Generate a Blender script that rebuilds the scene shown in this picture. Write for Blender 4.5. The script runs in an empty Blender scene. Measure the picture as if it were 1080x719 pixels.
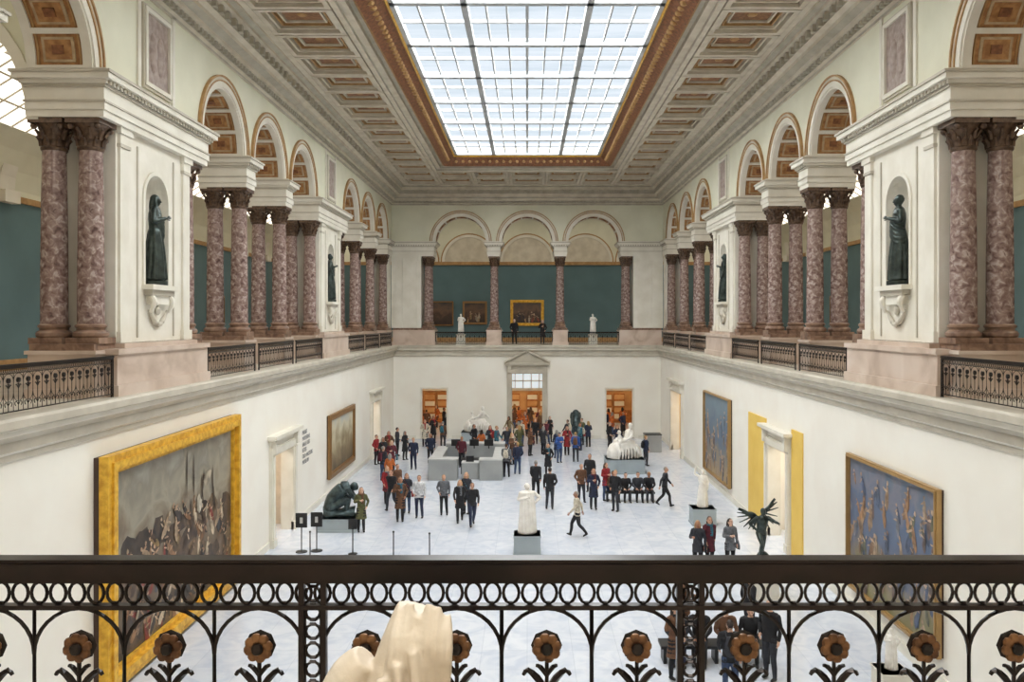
import bpy, bmesh, math, random
from mathutils import Vector, Matrix, kdtree
random.seed(7)
F=860.0; CX=556.0; CY=338.0; CZ=8.0
pi=math.pi
def lin(c):
    o=[]
    for x in c:
        x=x/255.0
        o.append(x/12.92 if x<=0.04045 else ((x+0.055)/1.055)**2.4)
    return (o[0],o[1],o[2],1.0)
def new_mat(name):
    m=bpy.data.materials.new(name); m.use_nodes=True
    nt=m.node_tree; b=nt.nodes["Principled BSDF"]
    return m,nt,b
def mat(name,c,rough=0.6,metal=0.0,c2=None,scale=3.0,detail=5.0,bump=0.0,bscale=20.0,ramp=(0.35,0.65),spec=None):
    m,nt,b=new_mat(name)
    b.inputs['Roughness'].default_value=rough; b.inputs['Metallic'].default_value=metal
    if spec is not None: b.inputs['Specular IOR Level'].default_value=spec
    tc=nt.nodes.new('ShaderNodeTexCoord')
    if c2 is None: c2=tuple(max(0,x*0.93) for x in c)
    n=nt.nodes.new('ShaderNodeTexNoise'); n.inputs['Scale'].default_value=scale; n.inputs['Detail'].default_value=detail
    nt.links.new(tc.outputs['Object'],n.inputs['Vector'])
    r=nt.nodes.new('ShaderNodeValToRGB')
    r.color_ramp.elements[0].position=ramp[0]; r.color_ramp.elements[0].color=lin(c2)
    r.color_ramp.elements[1].position=ramp[1]; r.color_ramp.elements[1].color=lin(c)
    nt.links.new(n.outputs['Fac'],r.inputs['Fac']); nt.links.new(r.outputs['Color'],b.inputs['Base Color'])
    if bump>0:
        n2=nt.nodes.new('ShaderNodeTexNoise'); n2.inputs['Scale'].default_value=bscale; n2.inputs['Detail'].default_value=4
        nt.links.new(tc.outputs['Object'],n2.inputs['Vector'])
        bp=nt.nodes.new('ShaderNodeBump'); bp.inputs['Strength'].default_value=bump; bp.inputs['Distance'].default_value=0.02
        nt.links.new(n2.outputs['Fac'],bp.inputs['Height']); nt.links.new(bp.outputs['Normal'],b.inputs['Normal'])
    return m
def marble_mat(name,cols,scale=5,rough=0.25):
    m,nt,b=new_mat(name); b.inputs['Roughness'].default_value=rough
    tc=nt.nodes.new('ShaderNodeTexCoord')
    n=nt.nodes.new('ShaderNodeTexNoise'); n.inputs['Scale'].default_value=scale; n.inputs['Detail'].default_value=9; n.inputs['Distortion'].default_value=0.8
    nt.links.new(tc.outputs['Object'],n.inputs['Vector'])
    r=nt.nodes.new('ShaderNodeValToRGB'); e=r.color_ramp.elements
    ps=[p for p,_ in cols]
    e[0].position=ps[0]; e[0].color=lin(cols[0][1]); e[1].position=ps[-1]; e[1].color=lin(cols[-1][1])
    for p,c in cols[1:-1]:
        x=e.new(p); x.color=lin(c)
    nt.links.new(n.outputs['Fac'],r.inputs['Fac']); nt.links.new(r.outputs['Color'],b.inputs['Base Color'])
    return m
def emis(name,c,s,var=0.0):
    m,nt,b=new_mat(name)
    b.inputs['Base Color'].default_value=lin(c); b.inputs['Emission Color'].default_value=lin(c); b.inputs['Emission Strength'].default_value=s
    b.inputs['Roughness'].default_value=0.3
    return m
def glass_sky(name):
    # thin roof glazing: lets daylight straight through with a slight tint and streaks of dirt
    m=bpy.data.materials.new(name); m.use_nodes=True; nt=m.node_tree; nt.nodes.clear()
    o=nt.nodes.new('ShaderNodeOutputMaterial'); t=nt.nodes.new('ShaderNodeBsdfTransparent')
    tc=nt.nodes.new('ShaderNodeTexCoord'); mp=nt.nodes.new('ShaderNodeMapping'); mp.inputs['Scale'].default_value=(.25,1.1,1)
    n=nt.nodes.new('ShaderNodeTexNoise'); n.inputs['Scale'].default_value=1.0; n.inputs['Detail'].default_value=5
    r=nt.nodes.new('ShaderNodeValToRGB'); r.color_ramp.elements[0].position=.35; r.color_ramp.elements[0].color=(.82,.87,.90,1); r.color_ramp.elements[1].position=.6; r.color_ramp.elements[1].color=(.97,.985,1,1)
    nt.links.new(tc.outputs['Object'],mp.inputs[0]); nt.links.new(mp.outputs[0],n.inputs['Vector']); nt.links.new(n.outputs['Fac'],r.inputs['Fac']); nt.links.new(r.outputs['Color'],t.inputs['Color']); nt.links.new(t.outputs[0],o.inputs['Surface'])
    return m

M={}
M['wall']=mat('cream_plaster',(242,238,227),0.7,c2=(238,232,220),scale=0.7)
M['upwall']=mat('pale_green_plaster',(228,226,204),0.7,c2=(218,216,193),scale=0.8)
M['stone']=mat('white_stone',(232,227,214),0.55,c2=(221,215,200),scale=1.5)
M['stone2']=mat('grey_stone',(198,190,174),0.55,c2=(182,174,158),scale=1.5)
M['gold']=mat('gilt_wood',(238,190,64),0.45,0.2,c2=(202,148,40),scale=6,bump=0.4,bscale=30)
M['tan']=mat('tan_moulding',(186,148,98),0.55,c2=(162,124,78),scale=4)
M['brown']=mat('ornate_brown',(146,94,58),0.5,c2=(106,66,40),scale=9,bump=0.4,bscale=25)
M['soffit']=mat('soffit_brown',(184,136,84),0.55,c2=(146,100,58),scale=7)
M['ceil']=mat('ceiling_stone',(218,209,190),0.6,c2=(201,191,171),scale=2)
M['ceil2']=mat('ceiling_trim_grey',(188,181,164),0.6,c2=(170,163,146),scale=2)  # greyer stone tone of the ceiling mouldings and dentils
M['coffer']=mat('coffer_olive',(196,174,140),0.6,c2=(168,144,110),scale=5)
M['rosbrown']=mat('rosette_brown',(150,108,72),0.6,c2=(120,82,52),scale=8)
M['teal']=mat('teal_wall',(96,122,126),0.8,c2=(88,113,117),scale=0.6)
M['pink']=marble_mat('pink_marble',[(0.3,(182,160,142)),(0.5,(206,186,170)),(0.7,(218,202,188))],0.8,0.3)
M['col']=marble_mat('red_marble',[(0.28,(92,70,66)),(0.42,(130,106,99)),(0.55,(153,131,123)),(0.66,(188,172,163)),(0.75,(120,96,90))],8.0,0.22)
M['basedk']=marble_mat('brown_marble',[(0.3,(98,74,62)),(0.5,(136,108,90)),(0.7,(158,130,110))],4,0.3)
M['capital']=mat('bronze_capital',(114,90,70),0.45,0.2,c2=(70,52,42),scale=12)
M['iron']=mat('black_iron',(36,27,26),0.28,0.4,c2=(24,19,18),scale=8)
M['flower']=mat('bronze_flower',(134,96,64),0.4,0.5,c2=(84,56,38),scale=20)
M['bronze']=mat('dark_bronze',(78,88,84),0.3,0.6,c2=(46,54,52),scale=6,bump=0.3,bscale=14)
M['bronzeg']=mat('green_bronze',(80,96,98),0.4,0.5,c2=(46,56,58),scale=6,bump=0.3,bscale=14)
M['marble']=mat('white_marble',(238,234,226),0.45,c2=(222,216,206),scale=4,bump=0.25,bscale=9)
M['marblew']=mat('weathered_marble',(230,222,210),0.5,c2=(206,194,178),scale=7,bump=0.4,bscale=16)
M['plinth']=mat('grey_plinth',(164,174,178),0.6,c2=(154,164,168),scale=1)
M['desk']=mat('desk_grey',(158,160,158),0.5,c2=(146,148,147),scale=1)
M['desktop']=mat('desk_top',(196,196,194),0.4)
M['black']=mat('black_plastic',(24,24,26),0.4)
M['yellow']=mat('yellow_paint',(234,198,100),0.7,c2=(226,188,88),scale=1)
M['orange']=mat('orange_wall',(220,176,124),0.7,c2=(198,148,98),scale=1)
M['shelf']=mat('shop_shelf_wood',(196,130,74),0.6,c2=(160,100,54),scale=6)
M['beige']=mat('beige_room_paint',(222,208,188),0.7)
M['darkdoor']=mat('dark_brown_wood',(70,48,36),0.5)
M['relief']=mat('relief_mauve',(176,160,150),0.6,c2=(148,130,122),scale=6,bump=0.6,bscale=8)
M['bar']=mat('skylight_bars',(196,200,202),0.5)
M['frameblue']=mat('window_frame_white',(220,224,226),0.5)
M['sky']=glass_sky('skylight_glass')
M['lay']=emis('laylight_glass',(255,247,232),1.8)
M['warm']=emis('warm_ceiling_lamp',(255,220,170),5.0)
M['winglow']=emis('window_daylight',(190,212,232),0.75)
def floor_mat():
    m,nt,b=new_mat('floor_marble'); b.inputs['Roughness'].default_value=0.16
    tc=nt.nodes.new('ShaderNodeTexCoord')
    br=nt.nodes.new('ShaderNodeTexBrick'); br.inputs['Scale'].default_value=1.0; br.offset=0.0
    br.inputs['Brick Width'].default_value=1.1; br.inputs['Row Height'].default_value=1.1; br.inputs['Mortar Size'].default_value=0.008
    br.inputs['Color1'].default_value=lin((212,217,227)); br.inputs['Color2'].default_value=lin((219,223,231)); br.inputs['Mortar'].default_value=lin((198,204,215))
    nt.links.new(tc.outputs['Object'],br.inputs['Vector'])
    n=nt.nodes.new('ShaderNodeTexNoise'); n.inputs['Scale'].default_value=1.3; n.inputs['Detail'].default_value=8; n.inputs['Distortion'].default_value=2
    nt.links.new(tc.outputs['Object'],n.inputs['Vector'])
    r=nt.nodes.new('ShaderNodeValToRGB'); r.color_ramp.elements[0].position=0.35; r.color_ramp.elements[0].color=(0.84,0.87,0.92,1); r.color_ramp.elements[1].position=0.6; r.color_ramp.elements[1].color=(1,1,1,1)
    nt.links.new(n.outputs['Fac'],r.inputs['Fac'])
    mx=nt.nodes.new('ShaderNodeMix'); mx.data_type='RGBA'; mx.blend_type='MULTIPLY'; mx.inputs['Factor'].default_value=1
    nt.links.new(br.outputs['Color'],mx.inputs['A']); nt.links.new(r.outputs['Color'],mx.inputs['B'])
    nt.links.new(mx.outputs['Result'],b.inputs['Base Color'])
    return m
M['floor']=floor_mat()
def painting_mat(name,cols,seed=0,scale=1.2):
    m,nt,b=new_mat(name); b.inputs['Roughness'].default_value=0.5
    tc=nt.nodes.new('ShaderNodeTexCoord')
    mp=nt.nodes.new('ShaderNodeMapping'); mp.inputs['Location'].default_value=(seed*3.1,seed*1.7,seed*2.3)
    nt.links.new(tc.outputs['Object'],mp.inputs['Vector'])
    sp=nt.nodes.new('ShaderNodeSeparateXYZ'); nt.links.new(tc.outputs['Generated'],sp.inputs[0])
    n=nt.nodes.new('ShaderNodeTexNoise'); n.inputs['Scale'].default_value=scale; n.inputs['Detail'].default_value=9; n.inputs['Distortion'].default_value=0.6
    nt.links.new(mp.outputs[0],n.inputs['Vector'])
    ma=nt.nodes.new('ShaderNodeMath'); ma.operation='MULTIPLY_ADD'; ma.inputs[1].default_value=0.9; ma.inputs[2].default_value=-0.45
    nt.links.new(n.outputs['Fac'],ma.inputs[0])
    ad=nt.nodes.new('ShaderNodeMath'); ad.operation='ADD'; nt.links.new(ma.outputs[0],ad.inputs[0]); nt.links.new(sp.outputs[2],ad.inputs[1])
    r=nt.nodes.new('ShaderNodeValToRGB'); e=r.color_ramp.elements
    e[0].position=cols[0][0]; e[0].color=lin(cols[0][1]); e[1].position=cols[-1][0]; e[1].color=lin(cols[-1][1])
    for p,c in cols[1:-1]:
        x=e.new(p); x.color=lin(c)
    nt.links.new(ad.outputs[0],r.inputs['Fac']); nt.links.new(r.outputs['Color'],b.inputs['Base Color'])
    return m

class MB:
    def __init__(s,P=None):
        s.V=[];s.Fc=[];s.Mi=[];s.P=P or (lambda a,b,c:(a,b,c))
    def v(s,p):
        s.V.append(tuple(s.P(*p))); return len(s.V)-1
    def f(s,ids,mi=0):
        s.Fc.append(tuple(ids)); s.Mi.append(mi)
    def quad(s,a,b,c,d,mi=0): s.f([s.v(a),s.v(b),s.v(c),s.v(d)],mi)
    def box(s,a,b,mi=0):
        x0,y0,z0=a;x1,y1,z1=b
        i=[s.v(p) for p in ((x0,y0,z0),(x1,y0,z0),(x1,y1,z0),(x0,y1,z0),(x0,y0,z1),(x1,y0,z1),(x1,y1,z1),(x0,y1,z1))]
        for q in ((0,1,2,3),(4,5,6,7),(0,1,5,4),(1,2,6,5),(2,3,7,6),(3,0,4,7)): s.f([i[k] for k in q],mi)
    def lathe(s,prof,c=(0,0,0),n=16,mi=0):
        rows=[]
        for r,z in prof:
            rows.append([s.v((c[0]+r*math.cos(2*pi*k/n),c[1]+r*math.sin(2*pi*k/n),c[2]+z)) for k in range(n)])
        for a,b in zip(rows,rows[1:]):
            for k in range(n): s.f([a[k],a[(k+1)%n],b[(k+1)%n],b[k]],mi)
        s.f(rows[0][::-1],mi); s.f(rows[-1],mi)
    def tube(s,pts,rad,n=10,mi=0,sub=1,closed=False):
        pts=[Vector(p) for p in pts]
        rad=[(r,r) if not isinstance(r,(tuple,list)) else r for r in (rad if isinstance(rad,list) else [rad]*len(pts))]
        if sub>1 and not closed:
            P2=[];R2=[]
            N=len(pts)
            for i in range(N-1):
                p0=pts[max(i-1,0)];p1=pts[i];p2=pts[i+1];p3=pts[min(i+2,N-1)]
                for k in range(sub):
                    t=k/sub
                    q=0.5*((2*p1)+(p2-p0)*t+(2*p0-5*p1+4*p2-p3)*t*t+(3*p1-p0-3*p2+p3)*t**3)
                    P2.append(q)
                    R2.append((rad[i][0]*(1-t)+rad[i+1][0]*t,rad[i][1]*(1-t)+rad[i+1][1]*t))
            P2.append(pts[-1]);R2.append(rad[-1]); pts=P2; rad=R2
        rows=[];N=len(pts)
        for i,p in enumerate(pts):
            if closed: t=pts[(i+1)%N]-pts[i-1]
            else: t=pts[min(i+1,N-1)]-pts[max(i-1,0)]
            if t.length<1e-9: t=Vector((0,0,1))
            t.normalize()
            ref=Vector((1,0,0)) if abs(t.x)<0.9 else Vector((0,1,0))
            a=(ref-t*ref.dot(t)).normalized(); b=t.cross(a)
            rows.append([s.v(p+a*rad[i][0]*math.cos(2*pi*k/n)+b*rad[i][1]*math.sin(2*pi*k/n)) for k in range(n)])
        rr=list(zip(rows,rows[1:]))
        if closed: rr.append((rows[-1],rows[0]))
        for a,b in rr:
            for k in range(n): s.f([a[k],a[(k+1)%n],b[(k+1)%n],b[k]],mi)
        if not closed:
            s.f(rows[0][::-1],mi); s.f(rows[-1],mi)
    def ell(s,c,r,mi=0,n=12,m=8,rot=None):
        rows=[];R=rot or Matrix.Identity(3);c=Vector(c)
        top=s.v(c+R@Vector((0,0,r[2])));bot=s.v(c+R@Vector((0,0,-r[2])))
        for j in range(1,m):
            ph=pi*j/m
            rows.append([s.v(c+R@Vector((r[0]*math.sin(ph)*math.cos(2*pi*k/n),r[1]*math.sin(ph)*math.sin(2*pi*k/n),r[2]*math.cos(ph)))) for k in range(n)])
        for k in range(n):
            s.f([top,rows[0][k],rows[0][(k+1)%n]],mi); s.f([bot,rows[-1][(k+1)%n],rows[-1][k]],mi)
        for a,b in zip(rows,rows[1:]):
            for k in range(n): s.f([a[k],b[k],b[(k+1)%n],a[(k+1)%n]],mi)
    def arcband(s,c,zs,r0,r1,w0,w1,t0=0.0,t1=pi,n=24,mi=0):
        rows=[]
        for i in range(n+1):
            t=t0+(t1-t0)*i/n
            cs,sn=math.cos(t),math.sin(t)
            rows.append([s.v((c+r0*cs,w0,zs+r0*sn)),s.v((c+r1*cs,w0,zs+r1*sn)),s.v((c+r1*cs,w1,zs+r1*sn)),s.v((c+r0*cs,w1,zs+r0*sn))])
        for a,b in zip(rows,rows[1:]):
            for k in range(4): s.f([a[k],a[(k+1)%4],b[(k+1)%4],b[k]],mi)
        s.f(rows[0],mi); s.f(rows[-1],mi)
    def mesh(s,name,mats,smooth=True,fix=True):
        me=bpy.data.meshes.new(name); me.from_pydata(s.V,[],s.Fc)
        for m in mats: me.materials.append(m)
        me.polygons.foreach_set('material_index',s.Mi)
        if fix:
            bm=bmesh.new(); bm.from_mesh(me); bmesh.ops.recalc_face_normals(bm,faces=bm.faces); bm.to_mesh(me); bm.free()
        if smooth:
            me.polygons.foreach_set('use_smooth',[True]*len(me.polygons)); me.set_sharp_from_angle(angle=math.radians(35))
        me.update(); return me
    def obj(s,name,mats,smooth=True,fix=True,loc=(0,0,0),rz=0,sc=1):
        return add(name,s.mesh(name,mats,smooth,fix),loc,rz,sc)
def add(name,me,loc=(0,0,0),rz=0,sc=1):
    o=bpy.data.objects.new(name,me); bpy.context.scene.collection.objects.link(o)
    o.location=loc; o.rotation_euler=(0,0,rz); o.scale=(sc,sc,sc) if not isinstance(sc,tuple) else sc
    return o

HX=9.05; YF=55.2; YN=2.5; ZG=6.35; ZS=13.35; ZT=15.85; UW=9.2; GX=17.3; YB=63.2
PL=lambda u,w,z:(-UW-w,u,z)
PR=lambda u,w,z:(UW+w,u,z)
PF=lambda u,w,z:(u,YF+w,z)
LL=lambda u,w,z:(-HX-w,u,z)
LR=lambda u,w,z:(HX+w,u,z)
LF=PF

# ---------- floor and lower walls
b=MB(); b.quad((-HX-4,YN-1,0),(HX+4,YN-1,0),(HX+4,YB+1.5,0),(-HX-4,YB+1.5,0)); b.obj('floor',[M['floor']],False)
def wall_open(name,P,u0,u1,z0,z1,ops,T,m):
    b=MB(P); cur=u0
    for a,c,h in sorted(ops):
        b.box((cur,0,z0),(a,T,z1)); b.box((a,0,h),(c,T,z1)); cur=c
    b.box((cur,0,z0),(u1,T,z1)); return b.obj(name,[m],False)
dL=[(28.9,31.3,3.2),(47.2,49.6,3.2)]
dR=[(28.2,30.4,3.4),(47.4,50.6,3.7)]
dF=[(-7.2,-5.4,3.4),(-1.05,1.05,4.4),(5.3,7.2,3.4)]
wall_open('wall_left',LL,YN,YF+0.4,0,6.2,dL,0.4,M['wall'])
wall_open('wall_right',LR,YN,YF+0.4,0,6.2,dR,0.4,M['wall'])
wall_open('wall_back',LF,-HX,HX,0,6.2,dF,0.4,M['wall'])
b=MB(); b.box((-HX,YN-0.3,0),(HX,YN,6.2)); b.obj('wall_front',[M['wall']],False)
def area(name,loc,size,e,col,rot=(0,0,0)):
    l=bpy.data.lights.new(name,'AREA'); l.energy=e; l.color=col; l.shape='RECTANGLE'; l.size=size[0]; l.size_y=size[1]
    o=bpy.data.objects.new(name,l); bpy.context.scene.collection.objects.link(o); o.location=loc; o.rotation_euler=rot
for side,P,ds in (('left',LL,dL),('right',LR,dR)):
    for i,(a,c,h) in enumerate(ds):
        b=MB(P); mm=M['yellow'] if (side=='right' and i==1) else (M['wall'] if side=='right' else M['beige'])
        b.box((a-0.8,2.9,0),(c+0.8,3.0,4.2)); b.box((a-0.9,0.4,0),(a-0.8,3.0,4.2)); b.box((c+0.8,0.4,0),(c+0.9,3.0,4.2)); b.box((a-0.9,0.4,4.2),(c+0.9,3.0,4.3))
        b.obj('wall_side_room',[mm],False)
        area('side_room_fill',P((a+c)/2,1.6,4.1),(1.0,1.0),70,(1,.9,.76))  # added fill light, no fixture, brightens the room behind the doorway
b=MB()
b.box((-12,YB+0.8,0),(12,YB+1.0,6)); b.box((-12,YF+0.4,0),(-11.8,YB+1,6)); b.box((11.8,YF+0.4,0),(12,YB+1,6))
b.box((-12,YF+0.4,5.6),(12,YB+1,5.75),1)
for x in (-8.5,-6.3,-2.2,0,2.2,6.3,8.5): b.box((x-0.4,YF+1.8,5.5),(x+0.4,YB-1.5,5.6),2)
for x in (-8.6,-3.9,3.9,8.6): b.box((x-0.25,YF+3,0),(x+0.25,YF+3.5,5.6),4)
b.box((-12,YB+.65,2.5),(12,YB+.8,2.62),4); b.box((-12,YB+.7,0),(12,YB+.8,1.0),3)
for x in (-7.6,-6.6,-5.6,-1.0,.4,1.4,5.2,6.2,7.2):
    b.box((x-.42,YB+.55,.1),(x+.42,YB+.8,2.3),3)
    for k in range(4): b.box((x-.38,YB+.5,.35+.5*k),(x+.38,YB+.56,.7+.5*k),4 if (k+int(x))%2 else 0)
for x in (-7.6,-6.2,5.9,7.3): b.box((x-.5,YB+.7,2.8),(x+.5,YB+.79,4.6),5)
b.obj('wall_entrance_room',[M['orange'],M['stone2'],M['warm'],M['shelf'],M['stone'],M['winglow']],False)
b=MB(); b.box((-2.2,YB+0.6,2.7),(2.2,YB+0.7,5.2))
for i in range(8):
    x=-2.2+4.4*i/7; b.box((x-0.05,YB+0.5,2.7),(x+0.05,YB+0.62,5.2),1)
for z in (2.7,3.3,4.0,4.6,5.2): b.box((-2.2,YB+0.5,z-0.05),(2.2,YB+0.62,z+0.05),1)
b.obj('window_1',[M['winglow'],M['frameblue']],False)

# ---------- ledge
def ring(b,prof,hx,yn,yf,mis):
    loops=[]
    for d,z in prof:
        loops.append([b.v((-hx+d,yn+d,z)),b.v((hx-d,yn+d,z)),b.v((hx-d,yf-d,z)),b.v((-hx+d,yf-d,z))])
    for i,(p,q) in enumerate(zip(loops,loops[1:])):
        for k in range(4): b.f([p[k],p[(k+1)%4],q[(k+1)%4],q[k]],mis[i] if isinstance(mis,list) else mis)
b=MB(); prof=[(0,5.55),(.06,5.55),(.06,5.66),(.14,5.72),(.14,5.9),(.3,6.02),(.3,6.12),(.42,6.17),(.42,6.3),(.38,6.35),(-1.6,6.35)]
ring(b,prof,HX,YN,YF,[0,0,1,0,0,1,0,0,0,0]); b.obj('trim_balcony_ledge',[M['stone2'],M['stone']],False)
b=MB()
for sx in (-1,1): b.box((sx*(HX+0.4),-6,6.15),(sx*GX,YB,6.33))
b.box((-HX-.4,YF+0.35,6.15),(HX+.4,YB,6.33)); b.box((-HX-.4,-6,6.15),(HX+.4,YN,6.33))
b.obj('floor_gallery',[M['pink']],False)
b=MB()
for P,ds,u0,u1 in ((LL,dL,YN,YF),(LR,dR,YN,YF),(LF,dF,-HX,HX)):
    b.P=P; cur=u0
    for a,c,h in sorted(ds): b.box((cur,-0.04,0),(a-0.3,0,0.25)); cur=c+0.3
    b.box((cur,-0.04,0),(u1,0,0.25))
b.obj('baseboard_hall',[M['stone']],False)

# ---------- arcade walls
cols=[4.53,8.95,13.38,17.8,22.6,26.97,31.33,35.7,40.5,44.93,49.37,53.8]
pairs=[(0,1),(1,2),(2,3),(4,5),(5,6),(6,7),(8,9),(9,10),(10,11)]
def arches_of(cl,prs): return [((cl[i]+cl[j])/2,(cl[j]-cl[i])/2-0.5) for i,j in prs]
T=1.4
def arcade(name,P,u0,u1,arches,back=True):
    b=MB(P); cur=u0; n=28
    for c,R in arches:
        b.box((cur,0,ZS),(c-R,T,ZT)); cur=c+R
        for i in range(n):
            t0=pi-pi*i/n;t1=pi-pi*(i+1)/n
            a=(c+R*math.cos(t0),ZS+R*math.sin(t0));d=(c+R*math.cos(t1),ZS+R*math.sin(t1))
            b.quad((a[0],0,a[1]),(d[0],0,d[1]),(d[0],0,ZT),(a[0],0,ZT))
            b.quad((a[0],T,a[1]),(d[0],T,d[1]),(d[0],T,ZT),(a[0],T,ZT))
            b.quad((a[0],0,a[1]),(d[0],0,d[1]),(d[0],T,d[1]),(a[0],T,a[1]),1)
        for w0,w1 in ((0.0,0.2),(T-0.2,T)): b.arcband(c,ZS,R-0.05,R+0.005,w0,w1,n=n,mi=2)
        for w0,w1 in ((0.24,0.27),(T-0.27,T-0.24)): b.arcband(c,ZS,R-0.03,R+0.005,w0,w1,n=n,mi=5)
        for k in range(8):
            t=pi*k/7; b.arcband(c,ZS,R-0.05,R+0.005,0.2,T-0.2,max(0,t-0.035),min(pi,t+0.035),2,2)
            if k<7:
                t=pi*(k+.5)/7
                b.arcband(c,ZS,R-0.03,R+0.005,0.36,T-0.36,t-0.15,t+0.15,3,6)
                b.arcband(c,ZS,R-0.04,R-0.02,0.42,T-0.42,t-0.12,t+0.12,3,1)
                b.arcband(c,ZS,R-0.07,R-0.03,0.58,T-0.58,t-0.055,t+0.055,2,4)
        b.arcband(c,ZS,R,R+0.17,-0.04,0.01,n=n,mi=2)
        b.arcband(c,ZS,R+0.17,R+0.21,-0.07,0.01,n=n,mi=5)
        b.arcband(c,ZS,R+0.21,R+0.30,-0.05,0.01,n=n,mi=3)
        b.arcband(c,ZS,R+0.30,R+0.35,-0.09,0.01,n=n,mi=5)
    b.box((cur,0,ZS),(u1,T,ZT))
    return b.obj(name,[M['upwall'],M['soffit'],M['stone'],M['ceil'],M['brown'],M['tan'],M['coffer']],True)
sa=arches_of(cols,pairs)
arcade('wall_left_arcade',PL,YN,YF+T,sa); arcade('wall_right_arcade',PR,YN,YF+T,sa)
fc=[-6.75,-2.25,2.25,6.75]; fa=arches_of(fc,[(0,1),(1,2),(2,3)])
arcade('wall_back_arcade',PF,-UW,UW,fa)

b=MB()
b.box((-.36,-.36,0),(.36,.36,.13),1)
b.lathe([(.33,.13),(.36,.17),(.36,.23),(.33,.27),(.29,.29),(.29,.33),(.32,.36),(.32,.4),(.28,.43)],n=20,mi=1)
b.lathe([(.275,.42),(.272,1.5),(.26,2.8),(.235,4.2)],n=24,mi=0)
b.lathe([(.25,4.18),(.27,4.21),(.27,4.25),(.24,4.28),(.24,4.5),(.28,4.65),(.36,4.74)],n=20,mi=2)
for row,(zb,h,r) in enumerate(((4.27,.2,.25),(4.42,.22,.27))):
    for k in range(8):
        a=2*pi*(k+.5*row)/8; ca,sa_=math.cos(a),math.sin(a)
        b.tube([(ca*r,sa_*r,zb),(ca*(r+.02),sa_*(r+.02),zb+h*.6),(ca*(r+.09),sa_*(r+.09),zb+h),(ca*(r+.11),sa_*(r+.11),zb+h*.85)],[.05,.045,.03,.012],5,2)
for a in (pi/4,3*pi/4,5*pi/4,7*pi/4):
    ca,sa_=math.cos(a),math.sin(a); b.ell((ca*.4,sa_*.4,4.68),(.07,.07,.07),2,8,6)
b.box((-.37,-.37,4.74),(.37,.37,4.85),2)
colme=b.mesh('marble_column',[M['col'],M['basedk'],M['capital']])
ZC=7.5
def col(P,u,w): add('marble_column',colme,P(u,w,ZC))
def pedestal(P,u0,u1,name='column_pedestal',w0=-.02):
    b=MB(P)
    b.box((u0-.06,w0-.06,ZG-.02),(u1+.06,T+.06,ZG+.2),0); b.box((u0,w0,ZG+.2),(u1,T,7.28),0)
    b.box((u0-.05,w0-.05,7.28),(u1+.05,T+.05,7.36),0); b.box((u0+.02,w0+.02,7.36),(u1-.02,T-.02,ZC),1)
    b.obj(name,[M['pink'],M['basedk']],False)
def impost(P,u0,u1,name='impost_block',dw=0):
    b=MB(P)
    for z0,z1,e,mi in ((12.35,12.5,.0,0),(12.5,12.66,.04,0),(12.66,12.7,.07,1),(12.7,12.98,.02,0),(12.98,13.04,.07,1),(13.04,13.12,.12,0),(13.12,13.24,.22,0),(13.24,13.3,.26,1),(13.3,13.36,.12,0)):
        b.box((u0-e,-dw-e-.05,z0),(u1+e,T+e+.05,z1),mi)
    n=int((u1-u0)/.16)
    for i in range(n+1):
        u=u0+(u1-u0)*i/max(n,1); b.box((u-.035,-dw-.2,13.04),(u+.035,-dw-.1,13.12),1)
    b.obj(name,[M['stone'],M['stone2']],False)
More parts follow.
